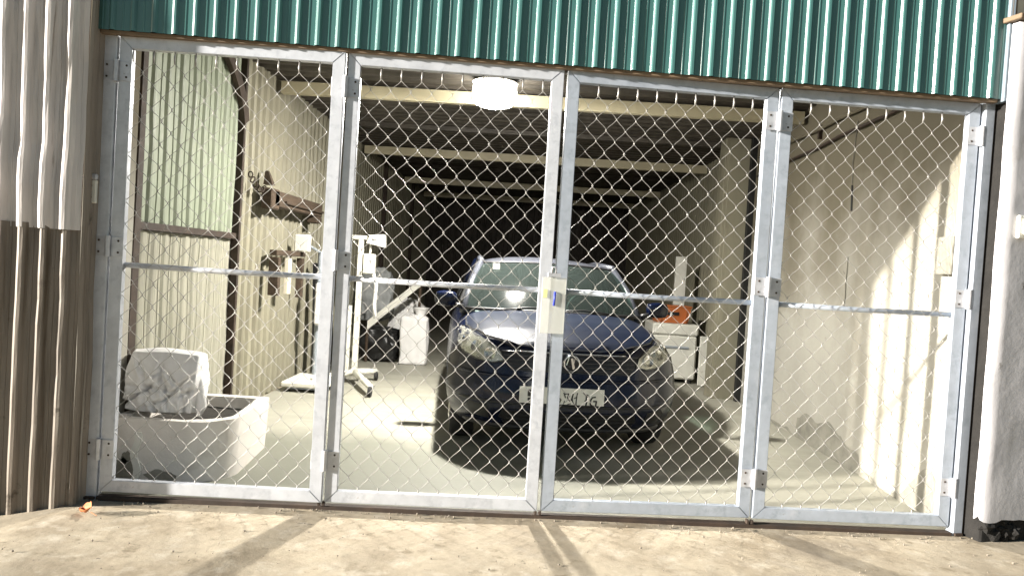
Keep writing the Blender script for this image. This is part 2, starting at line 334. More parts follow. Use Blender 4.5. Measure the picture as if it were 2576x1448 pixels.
# ------------------------------------------------------------------ back wall and roof
bw = thing('back_wall', 'dark corrugated wall closing the far end of the garage', 'wall', (-2.4, 14.1, 0))
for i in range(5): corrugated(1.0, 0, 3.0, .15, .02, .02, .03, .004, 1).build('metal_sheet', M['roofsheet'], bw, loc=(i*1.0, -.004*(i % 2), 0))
rf = thing('garage_roof', 'dark corrugated roof on cream steel beams over the parked car', 'roof', (0, 0, 2.95))
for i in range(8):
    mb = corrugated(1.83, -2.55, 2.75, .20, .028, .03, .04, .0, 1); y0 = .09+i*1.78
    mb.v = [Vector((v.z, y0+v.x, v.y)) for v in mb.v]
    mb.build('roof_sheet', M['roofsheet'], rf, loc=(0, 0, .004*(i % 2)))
MB().hexa([(-2.55, -.27, .001), (2.75, .09, .001), (2.75, .13, .001), (-2.55, .13, .001), (-2.55, -.27, .01), (2.75, .09, .01), (2.75, .13, .01), (-2.55, .13, .01)]).build('soffit', M['roofsheet'], rf)
for y in (2.75, 6.35, 9.9, 12.6):
    MB().box(-2.31, 2.46, y, y+.006, -.155, -.045, .001).box(-2.31, 2.46, y+.007, y+.07, -.051, -.045, .001).box(-2.31, 2.46, y+.007, y+.07, -.155, -.149, .001).build('purlin', M['purlin'], rf)
for y in (1.0, 4.6, 8.1):
    MB().box(-2.31, 2.46, y, y+.04, -.085, -.032, .002).build('batten', M['roofsheet'], rf)

# ------------------------------------------------------------------ teal fascia over the gate
GA = math.atan(.0716)
fa = thing('teal_fascia', 'teal corrugated metal fascia above the mesh gate', 'fascia', (-2.25, -.303, 0), GA)
for i in range(6):
    corrugated(.9335 if i < 5 else .155, 2.415, 3.62, .1035, .0135, .010, .015, .0025, 3, .003, 60+i).build('metal_sheet', M['teal'], fa, loc=(i*.9315, .0005*(i % 2), 0))
MB().box(.02, 4.80, .012, .05, 2.399, 2.418, .002).build('flashing', M['brownframe'], fa)
MB().box(.0, 4.82, .06, .16, 2.425, 2.60, .004).build('lintel_beam', M['rust'], fa)
MB().box(4.81, 4.84, -.02, .06, 2.40, 3.62, .003).build('edge_trim', M['bluegrey'], fa)

# ------------------------------------------------------------------ weathered sheet wall left of the gate
ow = thing('weathered_sheet_wall', 'weathered pinkish grey corrugated wall left of the gate', 'wall', (-2.755, -.488, 0), R(13))
corrugated(.535, 1.385, 3.7, .098, .030, .020, .020, .003, 22, .017, 71).build('metal_sheet', M['oldsheet'], ow)['label'] = 'pale upper sheet with bent ribs'
corrugated(.53, -.10, 1.41, .098, .028, .018, .020, .003, 12, .010, 75).build('metal_sheet', M['dirtysheet'], ow, loc=(.004, .006, 0))['label'] = 'grimy brown lower sheet'
MB().box(-.01, .50, .075, .11, -.1, 3.7, 0).build('backing_wall', M['dirtysheet'], ow)
ret = corrugated(.20, -.06, 3.7, .098, .012, .02, .02, .002, 10, .012, 91, start=.03)
ret.build('return_sheet', M['dirtysheet'], ow, loc=(.535, -.012, 0), rot=(0, 0, R(77)))
MB().box(.545, .60, .195, .26, -.06, 3.7, .004).build('corner_plaster', M['oldsheet'], ow)
for i in range(5): MB().lathe([(.001, -.006), (.006, -.005), (.007, 0)], (0, 0, 0), 'Y', 8).build('screw', M['rust'], ow, loc=(.05+i*.098, -.002, 1.45))

# ------------------------------------------------------------------ white pillar right of the gate
pl = thing('white_pillar', 'white plastered pillar right of the gate with a broken dark base', 'pillar', (2.575, -.035, 0), R(17))
pb = MB()
def pil(u, v):
    z = .115+.03*fbm((u*9, 1, 4), 1, 3)*(1 if v == 0 else 0)+v*2.70
    if u < .12: x = .007*fbm((0, z*2.2, 6), 1, 3); y = .05*(1-u/.12)
    else:
        t = (u-.12)/.88; x = t*1.1+(.007*fbm((0, z*2.2, 6), 1, 3) if t < .02 else 0); y = .005*fbm((x*3, z*3, 1), 1, 3)
    return (x, y, z)
pb.grid(pil, 30, 40).build('plaster_shell', M['whitewall'], pl, smooth=True, angle=40)
MB().box(.035, 1.1, .03, .16, -.03, 2.80, .01).build('core', M['rubble'], pl)
rb = MB()
for i in range(26):
    c = Vector((.05+random.random()*.75, .02+random.random()*.03, random.random()*.10)); s = random.uniform(.02, .045)
    bm = bmesh.new(); bmesh.ops.create_icosphere(bm, subdivisions=2, radius=s)
    for q in bm.verts: q.co = c+q.co*random.uniform(.7, 1.2)
    rb.bm(bm)
o = rb.build('broken_base', M['rubble'], pl); o['kind'] = 'stuff'
MB().box(-.03, 1.1, -.025, .3, 2.822, 2.85, .004).build('cap_slab', M['brownframe'], pl)
uw = thing('upper_window', 'brown framed window above the white pillar', 'window', (2.56, .02, 2.853), R(17))
MB().box(.0, 1.0, .10, .15, 0, 1.1, 0).build('pane', M['bluegrey'], uw)
MB().box(.0, .035, .0, .095, 0, 1.1).build('frame', M['brownframe'], uw)
MB().box(.135, .165, .0, .095, 0, 1.1).build('frame', M['brownframe'], uw)
MB().box(.04, .13, .03, .08, .02, .34).build('block', M['cream'], uw)
MB().box(.04, .13, .03, .08, .36, .70).build('block', M['cream'], uw)
MB().hexa([(.205, .01, 0), (.6, .01, 0), (.6, .09, 0), (.205, .09, 0), (.235, .01, 1), (.6, .01, 1), (.6, .09, 1), (.235, .09, 1)]).build('curtain', M['cream'], uw)
sb = thing('wall_socket', 'white electrical socket box on the white pillar', 'socket', (2.643, -.018, 1.66), R(17))
MB().box(0, .11, -.022, .0, 0, .125, .005).build('back_plate', M['whiteplastic'], sb)
MB().box(.022, .105, -.05, -.023, .02, .11, .006).build('cover', M['whiteplastic'], sb)
MB().box(.05, .09, -.056, -.051, .035, .07, .002).build('insert', M['greypaint'], sb)

# ------------------------------------------------------------------ mesh gate
D = .0535; HP = .0605; RAIL = .063; GZ = 2.372
def wire_mesh(sign, hooks, seed):
    pts = []; n = 36; z = RAIL+.012
    rnd = random.Random(seed); jit = [rnd.uniform(-.0032, .0032) for _ in range(n+1)]; y0 = 0
    for i in range(n):
        s = sign*(1 if i % 2 == 0 else -1); x0, x1 = -s*(D/2+.0022)+jit[i], s*(D/2+.0022)+jit[i+1]; za, zb = z+i*HP, z+(i+1)*HP; yy = .0026*s
        for t in (0.0, .10, .35, .65, .90):
            e = t+.045*math.sin(2*math.pi*t)*-1
            pts.append((x0+(x1-x0)*e, yy*math.sin(math.pi*t)*1.2, za+(zb-za)*t))
    s = sign*(1 if (n-1) % 2 == 0 else -1); pts.append((s*(D/2), 0, z+n*HP))
    mb = MB().tube(pts, [(.0024, .0018, .00138, .00138, .0018)[i % 5] for i in range(len(pts))], 6)
    if hooks:
        xe = s*(D/2); mb.tube([(xe, .002, z+n*HP-.006), (xe*.98, -.005, z+n*HP+.02), (xe, .003, GZ-RAIL-.001)], [.0044, .0052, .004], 6)
        xb = -sign*(D/2); mb.tube([(xb, .001, z+.006), (xb, -.004, RAIL+.004)], [.004, .005], 6)
    return mb.mesh('wire', M['wire'], True)
WM = {(s, h): [wire_mesh(s, h, 10*k+s+h*5) for k in range(3)] for s in (1, -1) for h in (0, 1)}
def stile_mb(x0, x1, inner):
    z0, z1 = 0, GZ
    a, b = (x0, x1)
    if inner > 0: p = [(a, z0), (b, z0+RAIL), (b, z1-RAIL), (a, z1)]
    else: p = [(a, z0+RAIL), (b, z0), (b, z1), (a, z1-RAIL)]
    return prism(p)
def prism(p, y0=0.0, y1=.042, bev=.0025):
    bm = bmesh.new(); vs = [bm.verts.new((x, y0, z)) for x, z in p]+[bm.verts.new((x, y1, z)) for x, z in p]; n = len(p)
    bm.faces.new(vs[:n]); bm.faces.new(vs[n:][::-1])
    for i in range(n): bm.faces.new((vs[i], vs[(i+1) % n], vs[n+(i+1) % n], vs[n+i]))
    bmesh.ops.recalc_face_normals(bm, faces=bm.faces)
    bmesh.ops.bevel(bm, geom=list(bm.edges), offset=bev, segments=2, affect='EDGES')
    return MB().bm(bm)
def hinge(parent, x, z, turn=0):
    h = MB().box(x-.075, x-.012, -.0045, -.0005, z-.05, z+.05, .001).box(x+.012, x+.075, -.0045, -.0005, z-.05, z+.05, .001).build('hinge', M['zinc'], parent)
    MB().tube([(x, -.013, z-.055), (x, -.013, z+.055)], .014, 10).build('hinge_pin', M['zinc'], h, smooth=True, angle=50)
    for dx in (-.05, .05):
        for dz in (-.03, .03): MB().lathe([(.002, -.0075), (.006, -.006), (.006, -.0045)], (x+dx, 0, z+dz), 'Y', 7).build('screw', M['rust'], h)
LEAVES = [((-2.152, -.245), (-.990, -.195), 'leftmost gate leaf of wire mesh, partly shaded, beside the weathered wall'),
          ((-.980, -.180), (.156, -.100), 'bright gate leaf of wire mesh directly below the glowing lamp'),
          ((.176, -.092), (1.340, .030), 'gate leaf of wire mesh in front of the car number plate and right headlight'),
          ((1.352, .022), (2.484, .108), 'rightmost gate leaf of wire mesh, steel toned darker and bluer for weaker light, in front of the plaster wall')]
for li, (A, B, lab) in enumerate(LEAVES):
    A = Vector(A); B = Vector(B); W = (B-A).length; ang = math.atan2(B.y-A.y, B.x-A.x)
    lf = thing('gate_leaf', lab, 'gate', (A.x, A.y, .03), ang, 'four folding gate leaves'); SW = .066; GM = M['galv'] if li < 2 else M['galv_dim']  # right-hand leaves take the dimmed copy, standing in for weaker light
    stile_mb(.001, SW, 1).build('stile', GM, lf)
    stile_mb(W-SW, W-.001, -1).build('stile', GM, lf)
    prism([(.003, .0005), (W-.003, .0005), (W-SW-.001, RAIL-.001), (SW+.001, RAIL-.001)]).build('rail', GM, lf)
    prism([(SW+.001, GZ-RAIL+.001), (W-SW-.001, GZ-RAIL+.001), (W-.003, GZ-.0005), (.003, GZ-.0005)]).build('rail', GM, lf)
    MB().tube([(SW-.001, .031, 1.193), (W/2, .031, 1.193-.004), (W-SW+.001, .031, 1.193)], .0145, 10).build('middle_bar', GM, lf, smooth=True)
    k = 0; x = SW+D*.5
    while x < W-SW-D*.3:
        s = 1 if k % 2 == 0 else -1
        link('wire', WM[(s, 1 if k % 2 == 0 else 0)][(k//2+li) % 3], lf, (x, .014, 0)); x += D; k += 1
    if li in (1, 3):
        for z in (.225, 1.285, 2.19): hinge(lf, -.006, z)
    if li == 3:
        for z in (.225, 1.285, 2.19): hinge(lf, W+.006, z)
    if li == 0:
        for z in (.225, 1.285, 2.19): hinge(lf, -.006, z)
for nm, x0, x1, lab in (('gate_post', -2.232, -2.162, 'grey steel gate post beside the weathered wall'), ('gate_post', 2.498, 2.558, 'steel gate post toned darker and bluer for weaker light, beside the white pillar')):
    p = thing(nm, lab, 'post', (x0, gate_y(x0)-.002, -.03), GA if x0 < 0 else R(11), 'steel gate posts')
    MB().box(0, x1-x0, 0, .06, 0, 2.44, .004).build('post_tube', M['galv'] if x0 < 0 else M['galv_dim'], p)  # right post also coloured dimmer for the light falloff
    MB().box(.005, x1-x0-.005, -.012, .07, .018, .034, .002).build('base_plate', M['rust'], p)
MB().box(.063, .10, .01, .045, 0, 2.44, 0).build('shim', M['rust'], p)
tr = thing('gate_track', 'dark worn steel threshold strip under the gate', 'track', (-2.16, gate_y(-2.16)-.01, -.02), GA)
MB().box(0, 4.66, .0, .055, 0, .026, .003).build('channel', M['rust'], tr)
for xx in (1.165, 2.325, 3.50):
    MB().box(xx-.018, xx-.004, -.006, .02, .028, .052, .002).build('floor_bolt', M['rust'], tr); MB().box(xx+.006, xx+.02, -.006, .02, .028, .05, .002).build('floor_bolt', M['rust'], tr)

lk = thing('lock_cover', 'whitish plastic sleeve with yellow and blue patches over the gate lock', 'lock cover', (.102, -.112, .995), math.atan2(.008, .02)*.3)
MB().box(.004, .134, -.010, -.004, 0, .30, .002).build('sleeve', M['sleeve'], lk)
MB().box(.010, .034, -.0145, -.0105, .19, .235, .001).build('sticker', M['yellow'], lk)
MB().tube([(.073, -.013, .15), (.076, -.013, .225)], .006, 8).build('key_tag', M['blue'], lk, smooth=True)
MB().box(.030, .10, -.022, -.0145, .302, .325, .002).build('hasp', M['zinc'], lk)
MB().tube([(.052, -.016, .32), (.052, -.024, .355), (.072, -.024, .355), (.072, -.016, .32)], .006, 8).build('shackle', M['zinc'], lk, smooth=True)

lb = thing('latch_box', 'small white latch box with a dark bolt on the left gate post', 'latch', (-2.258, -.276, 1.53), GA)
MB().box(0, .045, -.022, .0, 0, .12, .004).build('body', M['whitepaint'], lb)
MB().box(.0, .046, -.026, .0, .122, .150, .004).build('cap', M['zinc'], lb)
MB().tube([(-.012, -.03, .13), (.008, -.03, .16), (.002, -.03, .185)], .007, 7).build('bolt', M['rust'], lb, smooth=True)
for zz in (.03, .09): MB().lathe([(.002, -.026), (.006, -.024), (.006, -.022)], (.022, 0, zz), 'Y', 7).build('screw', M['rust'], lb)

# ------------------------------------------------------------------ ceiling lamp (lit)
lp = thing('ceiling_lamp', 'glaring lit ceiling lamp hanging in front of the first cream beam', 'lamp', (-.335, 2.30, 2.745))
MB().lathe([(.03, .131), (.185, .132), (.195, .140), (.18, .152), (.06, .162), (.02, .175)], (0, 0, 0), 'Z', 32).build('housing', M['whitepaint'], lp, smooth=True, angle=40)
MB().lathe([(.030, -.056), (.115, -.056), (.155, -.042), (.182, .0), (.188, .07), (.182, .125), (.10, .130)], (0, 0, 0), 'Z', 32).build('glowing_shade', M['lampside'], lp, smooth=True)
MB().lathe([(.001, -.075), (.04, -.073), (.062, -.068), (.070, -.062), (.068, -.058), (.001, -.058)], (0, 0, 0), 'Z', 32).build('diffuser', M['lampglow'], lp, smooth=True)
MB().tube([(0, 0, .172), (0, 0, .203)], .008, 8).build('rod', M['rust'], lp)

# ------------------------------------------------------------------ car
CAR_YAW = R(5.5)
car = thing('parked_car', 'dark blue hatchback parked nose out behind the mesh gate', 'car', (.385, 1.02, 0), CAR_YAW); car.scale = (1.035, 1.0, 1.0)
L = 3.95
def lerp_tab(t, x):
    for (a, p), (b, q) in zip(t, t[1:]):
        if x <= b:
            k = (x-a)/(b-a); k = k*k*(3-2*k)*.35+k*.65
            return p+(q-p)*max(0, k)
    return t[-1][1]
ZC = [(0, .735), (.10, .785), (.20, .838), (.40, .90), (.68, .945), (.95, .978), (1.08, .99), (3.3, 1.0), (3.75, .98), (3.95, .92)]
RK = [(0, .12), (.12, .05), (.30, .005), (.48, .0), (.60, .025), (.72, .055), (.88, .085), (1.0, .125)]
WF = [(0, .90), (.15, .965), (.40, 1.0), (.70, .99), (.88, .965), (1.0, .90)]
def body_pt(a, b, c):
    fr = .115*a*a+.33*abs(a)**5+lerp_tab(RK, c)*(1-.35*a*a)
    bk = .05*a*a+.22*abs(a)**6+.06*abs(c-.5)
    y = fr+b*(L-fr-bk)
    wd = .835*lerp_tab(WF, c)*(1-.05*max(0, (y-2.6)/1.3)**2)
    x = a*wd
    zt = lerp_tab(ZC, y)-.035*a*a-.075*abs(a)**9
    zb = .185+.03*max(0, 1-y/.5)+.02*abs(a)**4
    return Vector((x, y, zb+(zt-zb)*c))
bm = bmesh.new(); NA, NB, NC = 28, 46, 16; vm = {}
def key(i, j, k):
    q = (i, j, k)
    if q not in vm: vm[q] = bm.verts.new(body_pt(2*i/NA-1, (j/NB)**1.25, k/NC))
    return vm[q]
for i in range(NA):
    for k in range(NC):
        for j in (0, NB): bm.faces.new([key(i, j, k), key(i+1, j, k), key(i+1, j, k+1), key(i, j, k+1)])
for j in range(NB):
    for k in range(NC):
        for i in (0, NA): bm.faces.new([key(i, j, k), key(i, j+1, k), key(i, j+1, k+1), key(i, j, k+1)])
    for i in range(NA):
        for k in (0, NC): bm.faces.new([key(i, j, k), key(i+1, j, k), key(i+1, j+1, k), key(i, j+1, k)])
bmesh.ops.recalc_face_normals(bm, faces=bm.faces)
bvh = BVHTree.FromBMesh(bm)
bme = bpy.data.meshes.new('body'); bm.to_mesh(bme); bm.free(); bme.materials.append(M['paint'])
body = link('body', bme, car)
WHEELS = [(-.70, .80), (.70, .80), (-.70, 3.22), (.70, 3.22)]
cut = MB()
for sx, wy in ((-1, .80), (1, .80), (-1, 3.22), (1, 3.22)): cut.lathe([(.345, -.14), (.345, .14)], (sx*.80, wy, .305), 'X', 28)
co = cut.build('cutter', M['blackplastic'], car)
md = body.modifiers.new('arches', 'BOOLEAN'); md.operation = 'DIFFERENCE'; md.object = co; md.solver = 'EXACT'
bpy.context.view_layer.update()
dg = bpy.context.evaluated_depsgraph_get(); nm = bpy.data.meshes.new_from_object(body.evaluated_get(dg)); body.modifiers.clear(); body.data = nm; nm.name = 'body'
bpy.data.objects.remove(co)
for p in nm.polygons: p.use_smooth = True
nm.set_sharp_from_angle(angle=R(38))
nm.materials.clear(); nm.materials.append(M['paint'])
def front(x, z, off=0.0):
    h = bvh.ray_cast(Vector((x, -1, z)), Vector((0, 1, 0)))
    return Vector((x, (h[0].y if h[0] else .5)-off, z)), (h[1] if h[0] else Vector((0, -1, 0)))
def topz(x, y, off=0.0):
    h = bvh.ray_cast(Vector((x, y, 3)), Vector((0, 0, -1)))
    return Vector((x, y, (h[0].z if h[0] else .9)+off))
def patch(name, poly, off, mat, parent, proj='F', edge=.03, depth=.02, smooth=True):
    """Plate whose outline is drawn in front (x, z) or top (x, y) view, laid onto the body with its own thickness."""
    bm = bmesh.new(); vs = [bm.verts.new((x, z, 0)) for x, z in poly]; f = bm.faces.new(vs)
    bmesh.ops.triangulate(bm, faces=[f])
    for _ in range(5):
        es = [e for e in bm.edges if e.calc_length() > edge]
        if not es: break
        bmesh.ops.subdivide_edges(bm, edges=es, cuts=1); bmesh.ops.triangulate(bm, faces=list(bm.faces))
    bm.normal_update()
    ext = bmesh.ops.extrude_face_region(bm, geom=list(bm.faces))
    low = [g for g in ext['geom'] if isinstance(g, bmesh.types.BMVert)]; lows = set(low)
    for q in bm.verts:
        x, z = q.co.x, q.co.y; d = off-(depth if q in lows else 0)
        q.co = front(x, z, d)[0] if proj == 'F' else topz(x, z, d)
    bmesh.ops.recalc_face_normals(bm, faces=bm.faces)
    me = bpy.data.meshes.new(name); bm.to_mesh(me); bm.free(); me.materials.append(mat)
    for p in me.polygons: p.use_smooth = smooth
    me.set_sharp_from_angle(angle=R(40))
    return link(name, me, parent)
# hood
hl = [(0, .115), (.20, .12), (.36, .145), (.48, .20), (.585, .30), (.66, .46), (.705, .70), (.70, 1.02)]
hood = patch('hood', [(-x, y) for x, y in hl[::-1]]+hl[1:], .010, M['hoodpaint'], car, 'T', .07, .03)
gap = MB().tube([topz(x, y-.012, .001) for x, y in [(-x, y) for x, y in hl[::-1]]+hl[1:]], .008, 6).build('hood_seam', M['dark'], hood)
# front grille and its slats
gr = patch('grille', [(-.40, .625), (.40, .625), (.45, .68), (.47, .745), (.30, .765), (-.30, .765), (-.47, .745), (-.45, .68)], .004, M['blackplastic'], car, 'F', .05)
for z in (.645, .672, .699, .726, .75):
    xx = .40+.07*(z-.63)/.12
    MB().tube([front(-xx+2*xx*i/20, z, .010)[0] for i in range(21)], .0055, 6).build('slat', M['slatgrey'], gr, smooth=True)
MB().tube([front(-.38+.76*i/20, .758, .011)[0] for i in range(21)], .0042, 6).build('chrome_strip', M['chrome'], gr, smooth=True)
em = link('emblem', None, car); c0, _ = front(0, .695, .024); em.location = c0
MB().tube([(.052*math.cos(a), 0, .054*math.sin(a)) for a in [2*math.pi*i/28 for i in range(29)]], .0055, 6, False).build('ring', M['chrome'], em, smooth=True)
MB().lathe([(.001, .006), (.05, .007), (.05, .012)], (0, 0, 0), 'Y', 24).build('badge_base', M['blackplastic'], em)
MB().hexa([(-.010, -.006, .036), (.006, -.006, .036), (.006, .004, .036), (-.010, .004, .036), (.006, -.006, -.040), (.018, -.006, -.036), (.018, .004, -.036), (.006, .004, -.040)]).build('stroke', M['chrome'], em)
MB().tube([(.020, -.003, .040), (.012, -.003, .0), (.020, -.003, -.030)], .0035, 5).build('stroke', M['chrome'], em)
MB().tube([(-.042, -.003, .052), (-.020, -.003, .046), (-.032, -.003, .0), (-.036, -.003, -.012)], .005, 5).build('stroke', M['chrome'], em)
# headlights
HLP = [(.45, .685), (.53, .665), (.64, .68), (.725, .715), (.765, .77), (.765, .825), (.735, .862), (.66, .855), (.55, .800), (.475, .745)]
for s in (-1, 1):
    P = [(s*x, z) for x, z in HLP]
    h = patch('headlight', P, .003, M['lampbowl'], car, 'F', .03, .03)
    for (bx, bz, r) in ((.545, .725, .042), (.635, .765, .045), (.712, .800, .030)):
        c, n = front(s*bx, bz, .004)
        bw_ = MB().lathe([(.002, .004), (r*.35, .003), (r*.75, -.004), (r*.95, -.009), (r, -.010), (r, .012)], (0, 0, 0), 'Y', 20).build('reflector_bowl', M['chrome'], h, smooth=True, angle=50)
        bw_.location = c; bw_.rotation_euler = (-n).to_track_quat('Y', 'Z').to_euler()
    patch('lens', P, .019, M['lens'], h, 'F', .03, .004)
    MB().tube([front(x, z, .006)[0] for x, z in P+P[:1]], .006, 6).build('rim', M['blackplastic'], h, smooth=True)
# bumper lines, lower intake, fog recesses, lip
patch('lower_intake', [(-.42, .235), (.42, .235), (.47, .30), (.45, .355), (-.45, .355), (-.47, .30)], .003, M['blackplastic'], car, 'F', .05)
for z in (.265, .295, .325): MB().tube([front(-.42+.84*i/16, z, .007)[0] for i in range(17)], .005, 6).build('intake_slat', M['blackplastic'], car, smooth=True)
for s in (-1, 1):
    fg = patch('fog_recess', [(s*.53, .275), (s*.66, .29), (s*.70, .34), (s*.67, .385), (s*.55, .365)], .003, M['blackplastic'], car, 'F', .04)
MB().tube([front(-.78+1.56*i/40, .575+.02*abs(i/20-1)**2, .004)[0] for i in range(41)], [.004]+[.011]*39+[.004], 8).build('bumper_crease', M['paint'], car, smooth=True)
MB().tube([front(-.74+1.48*i/40, .405, .002)[0] for i in range(41)], [.004]+[.010]*39+[.004], 8).build('bumper_strip', M['blackplastic'], car, smooth=True)
MB().tube([front(-.70+1.4*i/40, .228, .004)[0] for i in range(41)], [.006]+[.018]*39+[.006], 8).build('front_lip', M['blackplastic'], car, smooth=True)
# number plate with its writing
pc, _ = front(0, .475, .020)
pt = MB().box(-.283, .283, -.004, .004, -.056, .056, .002).build('number_plate', M['plate'], car); pt.location = (-.065, pc.y, .478); pt.rotation_euler = (R(-3), 0, 0)
def stroke(pts, wd):
    mb = MB(); P = [Vector((-.283+.566*(x-130)/1885, -.0052, .056-.112*(y-880-.058*(x-1030)+40)/345)) for x, y in pts]
    for a, b in zip(P, P[1:]):
        d = (b-a).normalized(); n = Vector((-d.z, 0, d.x))*wd; d = d*wd*.6
        mb.hexa([a-n-d, b-n+d, b+n+d, a+n-d]+[q+Vector((0, -.0012, 0)) for q in (a-n-d, b-n+d, b+n+d, a+n-d)])
    return mb
GL = [[([(345, 880), (345, 985)], .011)], [([(345, 1045), (345, 1105)], .009)], [([(1015, 1050), (1050, 1090), (1020, 1150)], .004)],
      [([(1110, 945), (1150, 1045)], .004), ([(1125, 975), (1215, 965), (1195, 1050), (1245, 1115), (1280, 1100), (1310, 1000)], .0038), ([(1130, 1110), (1120, 1160), (1085, 1205)], .0028), ([(1205, 1185), (1275, 1172)], .0028)],
      [([(1318, 970), (1300, 1060), (1310, 1140), (1390, 1232), (1395, 1060), (1412, 955)], .0038), ([(1345, 1065), (1392, 1040)], .0032)],
      [([(1545, 945), (1585, 985), (1650, 1000)], .0042), ([(1612, 1000), (1612, 1100)], .0045), ([(1585, 1125), (1655, 1075)], .0038), ([(1645, 1000), (1652, 1110)], .0035), ([(1625, 1150), (1608, 1235)], .005)],
      [([(1818, 1045), (1750, 1052), (1712, 1110), (1712, 1200), (1770, 1238), (1832, 1232), (1842, 1135), (1780, 1132)], .0052)]]
for g in GL:
    mb = MB()
    for pts, wd in g:
        q = stroke(pts, wd); mb.add(q.v, q.f)
    mb.build('character', M['ink'], pt)
# greenhouse
def W0(u): return Vector((.71*u, 1.00+.20*u*u, .985-.012*u*u))
def W1(u): return Vector((.585*u, 1.62+.10*u*u, 1.385-.025*u*u))
def R0(u): return Vector((.54*u, 3.28-.05*u*u, 1.39-.02*u*u))
def R1(u): return Vector((.62*u, 3.78-.10*u*u, 1.0))
def between(A, B, bul, n=14, m=8, pw=1.0):
    def fn(a, b):
        u = 2*a-1; p = A(u).lerp(B(u), b); return p+Vector((0, -.5 if bul == .051 else 0, 1))*bul*math.sin(math.pi*b)**pw*(1-.4*u*u)
    return MB().grid(fn, n, m)
ws = between(W0, W1, .051).build('windscreen', M['glass'], car, smooth=True)
MB().tube([W0(-1+2*i/20)+Vector((0, -.014, .002)) for i in range(21)], .015, 6).build('windscreen_seal', M['blackplastic'], ws, smooth=True)
MB().tube([W1(-1+2*i/20)+Vector((0, -.004, .002)) for i in range(21)], .010, 6).build('windscreen_seal', M['blackplastic'], ws, smooth=True)
rfm = between(W1, R0, .062, 14, 26, .42)
rfm.v = [v+Vector((0, 0, -.02*abs(v.x/.56)**6)) for v in rfm.v]
rfo = rfm.build('roof_panel', M['dustyroof'], car, smooth=True)
between(R0, R1, .02).build('rear_window', M['glass'], car, smooth=True)
def belt(s, t): return Vector((s*(.735-.03*t), 1.20+2.45*t, .985))
def rail(s, t): return Vector((s*(.582-.03*t), 1.74+1.51*t, 1.375+.03*math.sin(3.1*max(0, min(1, t)))))
for s in (-1, 1):
    MB().grid(lambda a, b: belt(s, a).lerp(rail(s, a), b)+Vector((s*.02*math.sin(math.pi*b), 0, 0)), 10, 4).build('side_window', M['glass'], car, smooth=True)
    MB().tube([W0(s)+Vector((s*.012, 0, -.03)), W0(s).lerp(W1(s), .5)+Vector((s*.018, 0, .012)), W1(s)+Vector((s*.005, 0, -.002))], [.036, .032, .030], 10).build('windscreen_pillar', M['dustyroof'], car, smooth=True)
    MB().tube([rail(s, -.02), rail(s, .5)+Vector((0, 0, .006)), rail(s, 1.0)], .030, 10).build('roof_rail', M['dustyroof'], car, smooth=True)
    MB().tube([belt(s, .42), rail(s, .42)], .03, 8).build('door_pillar', M['blackplastic'], car)
    MB().tube([belt(s, .99), rail(s, 1.0)], .06, 8).build('rear_pillar', M['paint'], car, smooth=True)
    mr = lumpy(None, (s*.87, 1.20, 1.045), (.095, .055, .068), 3, 3, .0, .35, flat=False).build('side_mirror', M['paint'], car, smooth=True)
    MB().box(s*.87-.075, s*.87+.075, 1.246, 1.254, 1.0, 1.09, .002).build('mirror_glass', M['chrome'], mr)
    MB().tube([(s*.73, 1.17, .985), (s*.81, 1.19, 1.005)], [.022, .018], 8).build('mirror_arm', M['blackplastic'], mr, smooth=True)
    MB().tube([topz(s*.22-.30, .985, .012), topz(s*.22+.0, 1.0, .016)+Vector((0, .02, .02)), topz(s*.22+.27, 1.0, .012)+Vector((0, .02, .015))], .008, 6).build('wiper', M['blackplastic'], car, smooth=True)
MB().box(-.66, .66, 1.22, 1.55, .90, .975, .03).build('dashboard', M['blackplastic'], car)
for s in (-1, 1):
    st = MB().box(s*.34-.24, s*.34+.24, 1.95, 2.10, .55, 1.10, .05).build('front_seat', M['seat'], car)
    MB().box(s*.34-.13, s*.34+.13, 1.99, 2.09, 1.13, 1.30, .04).build('headrest', M['seat'], st)
    MB().box(s*.34-.24, s*.34+.24, 1.60, 2.09, .42, .54, .04).build('seat_cushion', M['seat'], st)
MB().tube([(.36+.18*math.cos(a), 1.60+.07*math.sin(a), .97+.17*math.sin(a)) for a in [2*math.pi*i/24 for i in range(25)]], .014, 6, False).build('steering_wheel', M['blackplastic'], car, smooth=True)
MB().box(-.07, .07, 1.70, 1.715, 1.325, 1.375, .005).build('rear_view_mirror', M['blackplastic'], car)
MB().box(-.49, -.43, 1.545, 1.549, 1.31, 1.36, .001).build('windscreen_sticker', M['plate'], car)
for wx, wy in WHEELS:
    s = 1 if wx > 0 else -1
    whl = MB().lathe([(.20, -.09), (.285, -.088), (.305, -.065), (.308, 0), (.305, .065), (.285, .088), (.20, .09)], (0, 0, 0), 'X', 32).build('wheel', M['rubber'], car, smooth=True, angle=45, loc=(wx, wy, .307))
    whl['label'] = 'black tyre on a silver rim'
    rm = MB().lathe([(.198, -.06), (.198, .05)], (0, 0, 0), 'X', 28)
    for q in range(5):
        a = q*2*math.pi/5; rm.tube([(s*.07, .03*math.cos(a), .03*math.sin(a)), (s*.078, .19*math.cos(a), .19*math.sin(a))], [.035, .024], 6)
    rm.build('rim', M['lampbowl'], whl, smooth=True, angle=40)

